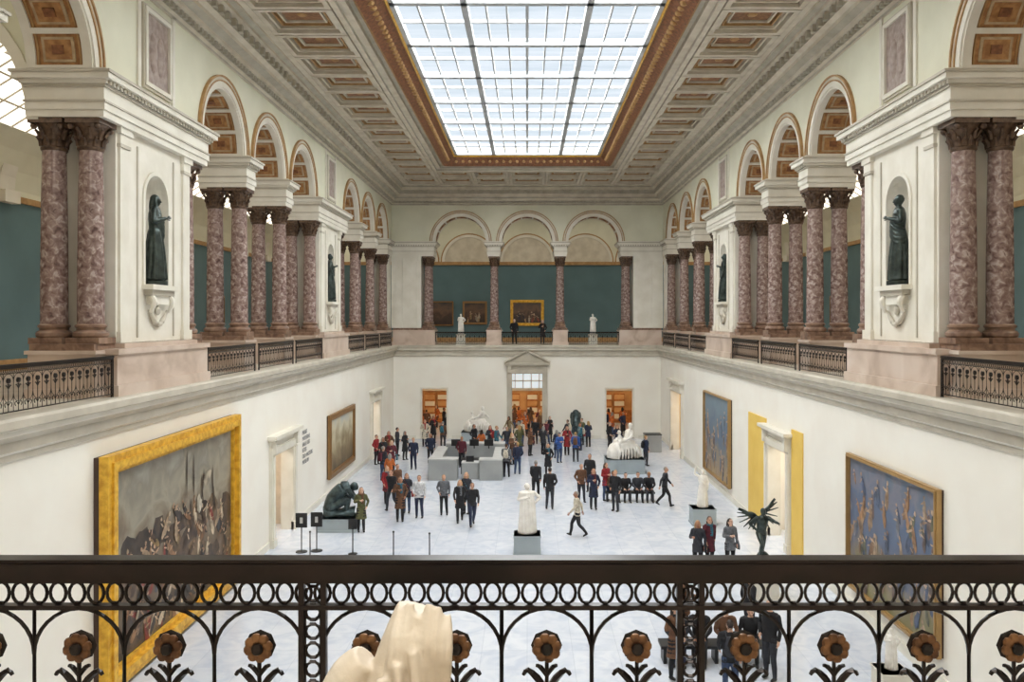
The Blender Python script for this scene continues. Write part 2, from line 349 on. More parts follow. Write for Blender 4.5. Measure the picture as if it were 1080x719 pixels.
for P in (PL,PR):
    for i,u in enumerate(cols):
        col(P,u,.32); col(P,u,1.12)
        if i in (1,2,5,6,9,10):
            pedestal(P,u-.5,u+.5); impost(P,u-.42,u+.42)
    impost(P,YN,cols[0]+.42,'pier_entablature'); impost(P,cols[-1]-.42,YF+.1,'pier_entablature')
    pedestal(P,YN,cols[0]+.5,'pier_pedestal'); pedestal(P,cols[-1]-.5,YF+.1,'pier_pedestal')
    b=MB(P); b.box((YN,.05,ZC),(cols[0]-.4,T,12.36)); b.obj('corner_pier',[M['stone']],False)
    b=MB(P); b.box((cols[-1]+.42,.05,ZC),(YF+.1,T,12.36)); b.obj('corner_pier',[M['stone']],False)
    for a,c in ((3,4),(7,8)):
        u0,u1=cols[a],cols[c]; um=(u0+u1)/2
        pedestal(P,u0-.5,u1+.5,'pier_pedestal'); 
        b=MB(P); v0,v1=u0-.1,u1+.1
        b.box((v0-.06,-.36,ZG-.01),(v1+.06,-.03,ZG+.24)); b.box((v0,-.3,ZG+.24),(v1,-.03,7.26)); b.box((v0-.05,-.36,7.26),(v1+.05,-.03,7.38)); b.box((u0+.4,-.22,7.38),(u1-.4,-.0,7.49)); b.obj('pier_base_block',[M['pink']],False)
        impost(P,u0-.42,u1+.42,'pier_entablature',.12)
        b=MB(P); p0,p1=u0+.42,u1-.42; NR=.62; zn0,znS=8.85,10.95; n=16
        b.box((p0,0,ZC-.02),(p1,T,zn0)); b.box((p0,0,zn0),(um-NR,T,12.36)); b.box((um+NR,0,zn0),(p1,T,12.36))
        b.box((um-NR,NR+.05,zn0),(um+NR,T,12.36))
        for i in range(n):
            t0=pi-pi*i/n;t1=pi-pi*(i+1)/n
            a_=(um+NR*math.cos(t0),znS+NR*math.sin(t0));d_=(um+NR*math.cos(t1),znS+NR*math.sin(t1))
            b.quad((a_[0],0,a_[1]),(d_[0],0,d_[1]),(d_[0],0,12.36),(a_[0],0,12.36))
            b.quad((um+NR*math.cos(t0),NR*math.sin(t0),zn0),(um+NR*math.cos(t1),NR*math.sin(t1),zn0),(um+NR*math.cos(t1),NR*math.sin(t1),znS),(um+NR*math.cos(t0),NR*math.sin(t0),znS),2)
            for j in range(8):
                e0=pi/2*j/8;e1=pi/2*(j+1)/8
                def sp(t,e): return (um+NR*math.cos(t)*math.cos(e),NR*math.sin(t)*math.cos(e),znS+NR*math.sin(e))
                b.quad(sp(t0,e0),sp(t1,e0),sp(t1,e1),sp(t0,e1),2)
        b.arcband(um,znS,NR,NR+.1,-.04,.01,n=16,mi=0)
        for s_ in (-1,1): b.box((um+s_*(NR+.05)-.05,-.04,zn0),(um+s_*(NR+.05)+.05,.01,znS),0)
        for q in (p0+.3,p1-.3):
            b.box((q-.26,-.1,ZC),(q+.26,0,7.75)); b.box((q-.2,-.06,7.75),(q+.2,0,11.9)); b.box((q-.24,-.09,11.9),(q+.24,0,11.98),1); b.box((q-.22,-.08,11.98),(q+.22,0,12.2)); b.box((q-.28,-.12,12.2),(q+.28,0,12.36))
        b.box((um-1.0,-.03,ZC+.1),(um-.95,0,12.1),1); b.box((um+.95,-.03,ZC+.1),(um+1.0,0,12.1),1)
        b.box((um-.75,-.28,8.75),(um+.75,.1,8.87),0); b.box((um-.62,-.2,8.62),(um+.62,.0,8.75),1); b.box((um-.5,-.14,8.4),(um+.5,0,8.62),0)
        for s_ in (-1,1):
            b.tube([(um+s_*.5,-.12,8.6),(um+s_*.5,-.2,8.45),(um+s_*.48,-.1,8.2)],[.07,.08,.04],8,0,3)
        sw=[(um-.5+i*.1,-.06,8.25-.35*math.sin(pi*i/10)) for i in range(11)]
        b.tube(sw,[.03+.04*math.sin(pi*i/10) for i in range(11)],8,1)
        b.ell((um,-.05,8.25),(.1,.06,.12),1)
        b.obj('pier_with_niche',[M['stone'],M['stone2'],M['stone']])
        b=MB(P); r0,r1,z0,z1=um-.6,um+.6,13.75,15.45
        b.box((r0,-.03,z0),(r1,.01,z1),1)
        for e0,th,pr,mi in ((0.0,.1,-.1,0),(.1,.06,-.06,2)):
            b.box((r0-e0-th,pr,z0-e0-th),(r1+e0+th,.01,z0-e0),mi); b.box((r0-e0-th,pr,z1+e0),(r1+e0+th,.01,z1+e0+th),mi)
            b.box((r0-e0-th,pr,z0-e0),(r0-e0,.01,z1+e0),mi); b.box((r1+e0,pr,z0-e0),(r1+e0+th,.01,z1+e0),mi)
        b.box((um-1.0,-.05,13.36),(um-.86,.01,15.85),0); b.box((um+.86,-.05,13.36),(um+1.0,.01,15.85),0)
        for s_ in (-1,1):
            b.ell((um+s_*.2,-.03,z0+.8),(.2,.07,.5),1)
        b.obj('relief_panel',[M['stone'],M['relief'],M['stone2']])
for u in fc:
    col(PF,u,.32); col(PF,u,1.12); 
    if abs(u)<3: pedestal(PF,u-.5,u+.5); impost(PF,u-.42,u+.42)
for s_ in (-1,1):
    a,c=sorted((s_*6.25,s_*9.1)); pedestal(PF,a,c,'pier_pedestal')
    a,c=sorted((s_*6.33,s_*9.15)); impost(PF,a,c,'pier_entablature')
    b=MB(PF); a,c=sorted((s_*7.18,s_*9.2)); b.box((a,.02,ZC),(c,T,12.36))
    q=s_*7.75; b.box((q-.32,-.06,ZC),(q+.32,.02,7.8)); b.box((q-.27,-.04,7.8),(q+.27,.02,12.0)); b.box((q-.33,-.08,12.0),(q+.33,.02,12.36))
    q=s_*8.7; b.box((q-.25,-.04,ZC),(q+.25,.02,12.2)); b.obj('corner_pier',[M['stone']],False)

# ---------- ceiling
b=MB()
prof=[(0,15.8),(.05,15.8),(.05,15.88),(.14,15.92),(.14,16.05),(.3,16.12),(.3,16.22),(.52,16.3),(.52,16.42),(.68,16.48),(.68,16.72),(.84,16.8),(.84,16.9),(1.0,16.95),(1.0,17.02),(1.2,17.02)]
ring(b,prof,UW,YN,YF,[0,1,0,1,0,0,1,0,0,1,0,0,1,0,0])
b.quad((-UW-T,YN,ZT),(-UW,YN,ZT),(-UW,YF+T,ZT),(-UW-T,YF+T,ZT)); b.quad((UW+T,YN,ZT),(UW,YN,ZT),(UW,YF+T,ZT),(UW+T,YF+T,ZT))
def loop(hx,yn,yf,z): return [b.v((-hx,yn,z)),b.v((hx,yn,z)),b.v((hx,yf,z)),b.v((-hx,yf,z))]
L=[loop(UW-1.2,YN+1.2,YF-1.2,17.02),loop(UW-1.2,YN+1.2,YF-1.2,17.3),loop(5.62,8.6,49.3,17.3),loop(5.62,8.6,49.3,17.0),loop(5.45,8.8,49.1,17.0),loop(5.45,8.8,49.1,17.12),loop(5.2,9.05,48.85,17.12),loop(5.2,9.05,48.85,17.28),loop(5.05,9.2,48.7,17.28),
   loop(4.95,9.3,48.6,17.2),loop(4.35,9.9,48.0,17.65),loop(4.3,9.95,47.95,17.62),loop(4.25,10.0,47.9,17.7),loop(4.25,10.0,47.9,17.95)]
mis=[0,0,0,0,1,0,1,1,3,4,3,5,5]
for i,(p,q) in enumerate(zip(L,L[1:])):
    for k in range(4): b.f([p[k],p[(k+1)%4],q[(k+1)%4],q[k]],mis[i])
y=YN+.4
while y<YF-.3:
    for s_ in (-1,1): b.box((s_*(UW-.16),y,15.92),(s_*(UW-.27),y+.12,16.05),1)
    y+=.26
x=-UW+.3
while x<UW-.3:
    b.box((x,YF-.27,15.92),(x+.12,YF-.16,16.05),1); x+=.26
y=YN+1
while y<YF-.8:
    for s_ in (-1,1): b.box((s_*(UW-.68),y,16.5),(s_*(UW-.8),y+.18,16.72),1)
    y+=.5
x=-UW+1
while x<UW-1: b.box((x,YF-.8,16.5),(x+.18,YF-.68,16.72),1); x+=.5
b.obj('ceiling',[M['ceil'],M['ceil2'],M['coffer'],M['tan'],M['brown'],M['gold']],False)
# opaque roof slab around the skylight opening (keeps daylight to the glazing)
b=MB()
for a,c in (((-19,-8,18.0),(-4.4,66,18.2)),((4.4,-8,18.0),(19,66,18.2)),((-4.4,-8,18.0),(4.4,9.8,18.2)),((-4.4,48.1,18.0),(4.4,66,18.2))): b.box(a,c)
for a,c in (((-19,-8,0),(-18.8,66,18)),((18.8,-8,0),(19,66,18)),((-19,65.8,0),(19,66,18)),((-19,-8,0),(19,-7.8,18))): b.box(a,c)
b.obj('roof_and_outer_walls',[M['stone2']],False)
b=MB()
def coffer(x0,x1,y0,y1):
    for e,z,mi,th in ((.0,17.0,0,.16),(.22,17.1,0,.07),(.36,17.16,1,.05),(.5,17.2,0,.05)):
        a0,a1,c0,c1=x0+e,x1-e,y0+e,y1-e
        if a1-a0<.3 or c1-c0<.3: continue
        b.box((a0,c0,z),(a1,c0+th,17.295),mi); b.box((a0,c1-th,z),(a1,c1,17.295),mi); b.box((a0,c0+th,z),(a0+th,c1-th,17.295),mi); b.box((a1-th,c0+th,z),(a1,c1-th,17.295),mi)
    b.box((x0+.58,y0+.58,17.26),(x1-.58,y1-.58,17.295),2)
    b.ell(((x0+x1)/2,(y0+y1)/2,17.25),(.16,.16,.045),1,8,4)
for s_ in (-1,1):
    n=19; ya,yb=8.7,49.2; 
    for i in range(-1,n):
        y0=ya+(yb-ya)*i/n; y1=y0+(yb-ya)/n
        x0,x1=sorted((s_*5.65,s_*7.99)); coffer(x0+.02,x1-.02,y0+.04,y1-.04)
nx=7
for i in range(nx):
    x0=-7.98+15.96*i/nx
    for j in range(2):
        coffer(x0+.02,x0+15.96/nx-.02,49.4+j*2.28,49.4+(j+1)*2.28-.04)
b.obj('ceiling_coffers',[M['ceil'],M['tan'],M['rosbrown']],False)
b=MB()
y=10.2
while y<48:
    for s_ in (-1,1): b.ell((s_*4.65,y,17.42),(.13,.1,.1),0,6,4)
    y+=.4
x=-4.2
while x<4.3: b.ell((x,48.3,17.42),(.1,.13,.1),0,6,4); x+=.4
b.obj('ceiling_band_rosettes',[M['tan']])
b=MB(); b.quad((-4.4,9.8,17.97),(4.4,9.8,17.97),(4.4,48.1,17.97),(-4.4,48.1,17.97)); b.obj('window_skylight_glass',[M['sky']],False)
b=MB()
for x in (-4.2,-1.95+0.0,1.95,4.2): b.box((x-.1,10,17.7),(x+.1,47.9,17.94))
for x in (-3.45,-2.7,-1.3,-.65,0,.65,1.3,2.7,3.45):
    t=.03 if x else .05
    b.box((x-t,10,17.84),(x+t,47.9,17.94))
y=47.85;i=0
while y>10:
    t=.12 if i%2==0 else .045; zb=17.7 if i%2==0 else 17.82
    b.box((-4.25,y-t,zb),(4.25,y+t,17.94)); y-=1.9;i+=1
b.obj('window_skylight_frame',[M['bar']],False)
# ---------- galleries
for side,s_ in (('left',-1),('right',1)):
    b=MB()
    b.box((s_*GX,-6,6.2),(s_*(GX+.2),YB+.2,12.0),0); b.box((s_*GX,-6,12.2),(s_*(GX+.2),YB+.2,12.5),1)
    b.box((s_*(GX-.1),-6,12.0),(s_*(GX+.2),YB+.2,12.2),2); b.box((s_*(GX-.06),-6,6.33),(s_*GX,YB,6.7),2)
    b.obj('wall_'+side+'_gallery',[M['teal'],M['upwall'],M['tan']],False)
    b=MB()
    cv=[(GX,12.4),(17.15,13.0),(16.8,13.6),(16.2,14.1)]
    for (x0,z0),(x1,z1) in zip(cv,cv[1:]): b.quad((s_*x0,-6,z0),(s_*x0,YB,z0),(s_*x1,YB,z1),(s_*x1,-6,z1),0)
    b.quad((s_*16.2,-6,14.1),(s_*16.2,YB,14.1),(s_*13.3,YB,15.9),(s_*13.3,-6,15.9),1)
    b.quad((s_*13.3,-6,15.9),(s_*13.3,YB,15.9),(s_*(UW+.1),YB,15.9),(s_*(UW+.1),-6,15.9),0)
    y=-5.5
    while y<YB:
        b.tube([Vector((s_*16.2,y,14.07)),Vector((s_*13.3,y,15.87))],.04,4,2); y+=.74
    for k in range(1,4):
        t=k/4; b.tube([(s_*(16.2-2.9*t),-6,14.07+1.8*t),(s_*(16.2-2.9*t),YB,14.07+1.8*t)],.04,4,2)
    b.obj('ceiling_'+side+'_gallery',[M['upwall'],M['lay'],M['stone']],False)
    b=MB(lambda u,w,z:(s_*u,w,z)); cc=(10.6+GX)/2; R=(GX-10.6)/2-.1
    for yy in cols:
        n=20
        for i in range(n):
            t0=pi-pi*i/n;t1=pi-pi*(i+1)/n
            a=(cc+R*math.cos(t0),12.3+R*math.sin(t0)*.93);d=(cc+R*math.cos(t1),12.3+R*math.sin(t1)*.93)
            za=15.95
            for w in (yy-.35,yy+.35): b.quad((a[0],w,a[1]),(d[0],w,d[1]),(d[0],w,za),(a[0],w,za))
            b.quad((a[0],yy-.35,a[1]),(d[0],yy-.35,d[1]),(d[0],yy+.35,d[1]),(a[0],yy+.35,a[1]),1)
            for w in (yy-.39,yy+.35):
                pa=[(cc+(R+q)*math.cos(t),12.3+(R+q)*math.sin(t)*.93) for q,t in ((0,t0),(.25,t0),(.25,t1),(0,t1))]
                i1=[b.v((x,w,z)) for x,z in pa]; i2=[b.v((x,w+.04,z)) for x,z in pa]
                b.f(i1,1); b.f(i2,1)
                for k in range(4): b.f([i1[k],i1[(k+1)%4],i2[(k+1)%4],i2[k]],1)
        b.box((GX-.3,yy-.4,11.9),(GX,yy+.4,12.3),1)
    b.obj('trim_transverse_arches_'+side,[M['upwall'],M['stone']])
b=MB()
b.box((-GX,YB,6.2),(GX,YB+.2,12.3),0); b.box((-GX,YB-.12,12.3),(GX,YB+.2,12.55),2); b.box((-GX,YB,12.55),(GX,YB+.2,16.2),1); b.box((-GX,YB-.06,6.33),(GX,YB,6.7),2)
b.P=lambda u,w,z:(u,YB+w,z)
for c in (-9,-4.5,0,4.5,9):
    b.arcband(c,12.55,1.9,2.1,-.12,.0,n=24,mi=3); b.arcband(c,12.55,2.1,2.2,-.08,.0,n=24,mi=2); b.arcband(c,12.55,.05,1.9,-.03,.0,n=24,mi=4)
b.obj('wall_back_gallery',[M['teal'],M['upwall'],M['tan'],M['stone'],M['ceil']],False)
b=MB(); b.box((-UW-.1,YF+T,15.9),(UW+.1,YB+.2,16.0),0)
for x in range(-4,4): b.box((x*2.25+.5,YF+T+2,15.8),(x*2.25+1.75,YB-2,15.9),1)
b.obj('ceiling_back_gallery',[M['upwall'],M['lay']],False)
b=MB(); b.box((-GX,-6.2,6.2),(GX,-6,16.2)); b.obj('wall_near_gallery',[M['upwall']],False)
b=MB(); b.box((-GX,-6,15.85),(GX,YN+.02,16.0)); b.box((-3,-4,15.75),(3,0,15.85),1); b.obj('ceiling_near_gallery',[M['upwall'],M['lay']],False)

# ---------- door surrounds
def surround(name,P,u0,u1,h,ped=False,th=.32):
    b=MB(P)
    for a,c in ((u0-th,u0),(u1,u1+th)):
        b.box((a,-.12,0),(c,0,h)); b.box((a+.06,-.16,0),(c-.06,-.12,h))
        b.box((a-.03,-.18,0),(c+.03,0,.3))
    b.box((u0-th,-.12,h),(u1+th,0,h+th)); b.box((u0-th+.05,-.16,h+.06),(u1+th-.05,-.12,h+th-.06))
    b.box((u0+.001,-.1,0),(u0+.03,.39,h),0); b.box((u1-.03,-.1,0),(u1-.001,.39,h),0)
    z=h+th
    b.box((u0-th,-.08,z),(u1+th,0,z+.22)); b.box((u0-th-.08,-.22,z+.22),(u1+th+.08,0,z+.3)); b.box((u0-th-.18,-.34,z+.3),(u1+th+.18,0,z+.42))
    for s_,q in ((-1,u0-th*.5),(1,u1+th*.5)): b.box((q-.1,-.24,h+.1),(q+.1,0,z+.22))
    if ped:
        z+=.42; um=(u0+u1)/2; A=u0-th-.18; B=u1+th+.18
        i=[b.v(p) for p in ((A,-.12,z),(B,-.12,z),(um,-.12,z+.75),(A,0,z),(B,0,z),(um,0,z+.75))]
        b.f([i[0],i[1],i[2]]); b.f([i[0],i[2],i[5],i[3]]); b.f([i[1],i[2],i[5],i[4]])
        for sa2,sb2 in ((A,um),(B,um)):
            b.tube([(sa2,-.2,z+.03),(sb2,-.2,z+.8)],.09,4)
    b.obj(name,[M['stone2'] if ped else M['stone'],M['stone2']],False)
surround('door_1',LL,*dL[0]); surround('door_2',LL,*dL[1])
surround('door_3',LR,*dR[0]); surround('door_4',LR,*dR[1])
surround('door_5',LF,*dF[1],ped=True)
b=MB(LF)
for a,c,h in (dF[0],dF[2]):
    for q in (a,c): b.box((q-.06,-.04,0),(q+.06,.39,h))
    b.box((a-.06,-.04,h-.02),(c+.06,.39,h+.08))
b.obj('door_casing',[M['stone']],False)
b=MB(LR)
b.box((26.7,-.05,0),(27.8,.0,4.3)); b.box((30.8,-.05,0),(33.2,.0,4.3)); b.obj('yellow_wall_panel',[M['yellow']],False)

# ---------- paintings
PM={}
def pmat(c):
    if c not in PM: PM[c]=mat('pigment_%d_%d_%d'%c,c,.5,c2=tuple(int(x*.66) for x in c),scale=4,detail=7)
    return PM[c]
def painting(name,P,u0,u1,z0,z1,fw,pm,w=-.05,dep=.14,fm=None,blobs=None):
    b=MB(P); fm=fm or M['gold']
    def fr(e,th,pr,mi):
        b.box((u0+e,w-pr,z0+e),(u1-e,w,z0+e+th),mi); b.box((u0+e,w-pr,z1-e-th),(u1-e,w,z1-e),mi)
        b.box((u0+e,w-pr,z0+e+th),(u0+e+th,w,z1-e-th),mi); b.box((u1-e-th,w-pr,z0+e+th),(u1-e,w,z1-e-th),mi)
    fr(0,fw*.35,dep*.8,1); fr(fw*.35,fw*.4,dep,1); fr(fw*.75,fw*.25,dep*.5,1)
    b.box((u0+.02,w,z0+.02),(u1-.02,.0,z1-.02),2)
    b.box((u0+fw*.9,w-.03,z0+fw*.9),(u1-fw*.9,w,z1-fw*.9),0)
    mats=[pm,fm,M['darkdoor']]
    if blobs:
        a0,a1,c0,c1=u0+fw,u1-fw,z0+fw,z1-fw; ci={}
        for j,(bu,bz,ru,rz_,ang,c) in enumerate(blobs):
            if c not in ci: ci[c]=len(mats); mats.append(pmat(c))
            ww=w-.031-.00004*j; ids=[]
            U=a0+(a1-a0)*bu; Z=c0+(c1-c0)*bz; H=(c1-c0)
            for k in range(10):
                t=2*pi*k/10; x=ru*H*math.cos(t)*(1+.2*math.sin(3*t+j)); y=rz_*H*math.sin(t)*(1+.12*math.sin(4*t+j))
                uu=U+x*math.cos(ang)-y*math.sin(ang); zz=Z+x*math.sin(ang)+y*math.cos(ang)
                ids.append(b.v((min(max(uu,a0),a1),ww,min(max(zz,c0),c1))))
            b.f(ids,ci[c])
    b.obj(name,mats,False)
R_=random.Random(11)
def fig(bl,u,z,h,body,skin,ang=0,asp=1.0):
    s=math.sin;c=math.cos
    for dx,dz,rx,rz2,cc in ((-.0,.25,.1,.26,body),(.03,.0,.13,.3,body),(0,.58,.07,.08,skin),(.12,.35,.16,.04,skin)):
        bl.append((u+(dx*c(ang)-dz*s(ang))*h*asp,z+(dx*s(ang)+dz*c(ang))*h,rx*h,rz2*h,ang+(.5*R_.uniform(-1,1) if cc==skin else 0),cc))
blA=[]
for i in range(60):
    blA.append((R_.uniform(0,1),R_.uniform(.02,.58),R_.uniform(.06,.16),R_.uniform(.04,.1),R_.uniform(-.6,.6),R_.choice([(84,66,50),(104,82,60),(66,54,44),(120,98,74),(92,74,60)])))
for i in range(120):
    u=min(1,max(0,R_.gauss(.5,.26))); top=.66-.5*abs(u-.5); z=R_.uniform(.0,max(.1,top))
    fig(blA,u,z,R_.uniform(.1,.19),R_.choice([(86,64,48),(142,102,70),(62,52,46),(190,162,130),(138,58,46),(80,82,86),(214,194,164),(54,46,40),(146,120,76),(160,120,86)]),R_.choice([(218,190,158),(198,160,128),(172,138,108)]),R_.uniform(-1.1,1.1),.6)
for i in range(8): blA.append((R_.uniform(.5,.9),R_.uniform(.55,.82),.008,R_.uniform(.08,.16),R_.uniform(-.3,.3),(84,68,52)))
blA.append((.74,.74,.07,.04,.5,(184,170,148)));blA.append((.66,.6,.04,.06,.2,(206,194,172)))
pA=painting_mat('battle_canvas',[(0.0,(70,54,42)),(0.3,(100,82,64)),(0.5,(118,104,86)),(0.7,(152,144,126)),(0.85,(128,122,110)),(1.0,(154,150,138))],1)
pB=painting_mat('landscape_canvas',[(0.0,(90,78,58)),(0.3,(130,112,84)),(0.5,(160,146,114)),(0.75,(206,198,172)),(1.0,(186,188,182))],2)
pC=painting_mat('symbolist_canvas_a',[(0.0,(170,144,106)),(0.3,(130,126,118)),(0.5,(92,112,136)),(0.7,(108,126,140)),(1.0,(116,136,148))],3)
pD=painting_mat('symbolist_canvas_b',[(0.0,(124,118,82)),(0.25,(136,124,100)),(0.45,(100,106,126)),(0.65,(94,110,136)),(0.85,(122,122,134)),(1.0,(98,112,130))],4,1.6)
pE=painting_mat('dark_canvas',[(0.0,(40,30,24)),(0.4,(76,56,42)),(0.6,(110,82,60)),(1.0,(60,58,56))],5,2)
blD=[]
for i in range(90):
    fig(blD,R_.uniform(.01,.99),R_.uniform(.0,.85),R_.uniform(.12,.24),R_.choice([(176,146,118),(150,118,92),(96,108,130),(190,164,136),(116,98,92),(84,96,122),(180,138,100),(140,140,148),(104,104,84)]),R_.choice([(206,176,148),(184,152,126)]),R_.uniform(-.5,.5),.9)
blC=[]
for i in range(34):
    fig(blC,R_.uniform(.02,.98),R_.uniform(.0,.7),R_.uniform(.2,.34),R_.choice([(186,150,112),(160,122,92),(92,110,134),(200,170,140),(116,94,84)]),(210,176,144),R_.uniform(-.4,.4),.7)
def smallfigs():
    l=[]
    for i in range(9): fig(l,R_.uniform(.1,.9),R_.uniform(.03,.3),R_.uniform(.3,.5),R_.choice([(150,70,50),(180,146,96),(60,50,60),(110,80,60),(190,172,144)]),(206,170,136),R_.uniform(-.4,.4),.6)
    return l
M['thin']=mat('thin_gold_frame',(176,142,92),.4,.3)
M['dkframe']=mat('bronze_frame',(150,112,66),.4,.3)
painting('battle_painting',LL,17.0,24.9,.12,5.15,.42,pA,w=-.12,dep=.25,blobs=blA)
painting('landscape_painting',LL,36.8,42.2,.8,3.7,.28,pB,fm=M['dkframe'])
painting('symbolist_painting',LR,17.7,22.75,.64,4.33,.12,pD,fm=M['thin'],blobs=blD)
painting('symbolist_painting',LR,36.0,41.2,.55,4.5,.1,pC,fm=M['thin'],blobs=blC)
PG=lambda u,w,z:(u,YB+w,z)
painting('gallery_painting',PG,-1.3,1.3,7.6,9.6,.22,pE,blobs=smallfigs()); painting('gallery_painting',PG,-5.0,-3.1,7.7,9.5,.16,pE,blobs=smallfigs(),fm=M['dkframe']); painting('gallery_painting',PG,-7.6,-5.7,7.6,9.5,.1,pE,fm=M['dkframe'])
GL=lambda u,w,z:(-GX-w,u,z); GR=lambda u,w,z:(GX+w,u,z)
for P in (GL,GR):
    for u0 in (33,44): painting('gallery_painting',P,u0,u0+2.2,7.7,9.4,.16,pE,fm=M['dkframe'])
cu=bpy.data.curves.new('wall_text','FONT'); cu.body="MUSEE\nMODERNE\nSALLE DES\nFETES\nOLD MASTERS\nMUSEUM"; cu.size=.24; cu.extrude=.003
o=bpy.data.objects.new('wall_text',cu); bpy.context.scene.collection.objects.link(o); o.rotation_euler=(pi/2,0,pi/2); o.location=(-HX+.01,32.8,3.4)
cu.materials.append(mat('grey_letter',(150,150,152),.6))

# ---------- railings
def rail_units(b,n,pitch,post_every=4,x0=0,gap=.055,top=7.245,seg=16,rn=5,end=True,hw=.036):
    x=x0; zb=ZG+.08
    def post(xx):
        for dx in (-.035,.035): b.box((xx+dx-.009,-.012,ZG),(xx+dx+.009,.012,top-.06),0)
        z=ZG+.12
        while z<top-.1:
            b.tube([(xx+.024*math.cos(2*pi*k/10),0,z+.024*math.sin(2*pi*k/10)) for k in range(10)],.006,4,0,closed=True); z+=.06
        b.ell((xx,0,ZG+.06),(.045,.03,.05),0,8,5)
    post(x); cnt=0
    xs=x
    for i in range(n):
        if cnt==0: x+=gap/2
        c=x+pitch/2
        R=pitch/2
        zc=top-.163-R
        b.tube([(c+R*math.cos(pi*k/seg),0,zc+R*math.sin(pi*k/seg)) for k in range(seg+1)],.0065,rn,0)
        b.tube([(c-R,0,zb),(c-R,0,top-.15)],.0065,4,0); b.tube([(c+R,0,zb),(c+R,0,top-.15)],.0065,4,0)
        b.tube([(c+R*.98*math.cos(pi+pi*k/seg),0,zb+.30+R*math.sin(pi+pi*k/seg)) for k in range(seg+1)],.006,4,0)
        zf=top-.284
        for k in range(8):
            a=2*pi*k/8+.2
            b.ell((c+.03*math.cos(a),-.012,zf+.03*math.sin(a)),(.018,.012,.018),1,8,5)
        b.ell((c,-.024,zf),(.02,.012,.02),0,8,5)
        b.ell((c,.012,zf),(.05,.01,.05),0,10,4)
        b.tube([(c,0,zf-.04),(c,0,zb)],.007,5,0)
        for s_ in (-1,1):
            b.tube([(c,0,zf-.14),(c+s_*.03,0,zf-.10),(c+s_*.06,0,zf-.075),(c+s_*.075,0,zf-.09)],[.009,.012,.009,.006],5,0,2)
            b.tube([(c,0,zf-.09),(c+s_*.02,0,zf-.065),(c+s_*.035,0,zf-.06)],[.008,.008,.005],5,0,2)
            b.tube([(c,0,zb+.1),(c+s_*.06,0,zb+.16),(c+s_*.1,0,zb+.13),(c+s_*.08,0,zb+.08)],[.008]*4,5,0,2)
        x+=pitch;cnt+=1
        if cnt==post_every or i==n-1:
            x+=gap/2; post(x); cnt=0
    L=x-xs; m=int(L/.0595); d=L/m
    for i in range(m):
        cx=xs+d*(i+.5)
        b.tube([(cx+.025*math.cos(2*pi*k/14),0,top-.112+.033*math.sin(2*pi*k/14)) for k in range(14)],.0055,5,0,closed=True)
    b.box((xs,-.016,top-.163),(x,.016,top-.149),0); b.box((xs,-.016,top-.078),(x,.016,top-.066),0)
    b.box((xs,-.016,ZG+.06),(x,.016,ZG+.08),0)
    b.box((xs-.02,-hw*.6,top-.066),(x+.02,hw*.6,top-.045),0); b.box((xs-.02,-hw,top-.045),(x+.02,hw,top-.012),0); b.box((xs-.02,-hw*.8,top-.012),(x+.02,hw*.8,top),0)
    return x-xs
b=MB()
x0=-.683-1.203*2
Lr=rail_units(b,16,.287,4,x0=x0,gap=.055)
b.obj('foreground_railing',[M['iron'],M['flower']],loc=(0,2.6,0))
b=MB(); Lb=rail_units(b,14,.28,14,seg=10,rn=4,gap=.03)
rme=b.mesh('balcony_railing',[M['iron'],M['iron']])
for P in (PL,PR):
    for c,R in sa:
        p=P(c-Lb/2,-.26,0); add('balcony_railing',rme,p,pi/2)
b=MB(); Lc=rail_units(b,11,.31,11,seg=10,rn=4,gap=.03); rmf=b.mesh('balcony_railing',[M['iron'],M['iron']])
for c,R in fa: add('balcony_railing',rmf,(c-Lc/2,YF+.1,0))

# ---------- fused bodies
def fuse(b,vox,mats,name,extra=None,smooth=2):
    me=bpy.data.meshes.new(name+'_src'); me.from_pydata(b.V,[],b.Fc)
    bm=bmesh.new(); bm.from_mesh(me); bmesh.ops.recalc_face_normals(bm,faces=bm.faces); bm.to_mesh(me); bm.free()
    vm=[0]*len(b.V)
    for f,mi in zip(b.Fc,b.Mi):
        for i in f: vm[i]=mi
    o=bpy.data.objects.new('tmp',me); bpy.context.scene.collection.objects.link(o)
    r=o.modifiers.new('r','REMESH'); r.mode='VOXEL'; r.voxel_size=vox
    if smooth:
        s=o.modifiers.new('s','SMOOTH'); s.factor=.5; s.iterations=smooth
    dg=bpy.context.evaluated_depsgraph_get(); dg.update()
    out=bpy.data.meshes.new_from_object(o.evaluated_get(dg)); bpy.data.objects.remove(o)
    kd=kdtree.KDTree(len(b.V))
    for i,p in enumerate(b.V): kd.insert(p,i)
    kd.balance()
    V=[tuple(v.co) for v in out.vertices]; Fs=[tuple(p.vertices) for p in out.polygons]
    vmat=[vm[kd.find(p)[1]] for p in V]
    Mi=[]
    for f in Fs:
        ms=[vmat[i] for i in f]; Mi.append(max(set(ms),key=ms.count))
    if extra:
        off=len(V); V+=extra.V; Fs+=[tuple(i+off for i in f) for f in extra.Fc]; Mi+=extra.Mi
    res=bpy.data.meshes.new(name); res.from_pydata(V,[],Fs)
    for m in mats: res.materials.append(m)
    res.polygons.foreach_set('material_index',Mi); res.polygons.foreach_set('use_smooth',[True]*len(Fs)); res.update()
    bpy.data.meshes.remove(me); bpy.data.meshes.remove(out)
    return res
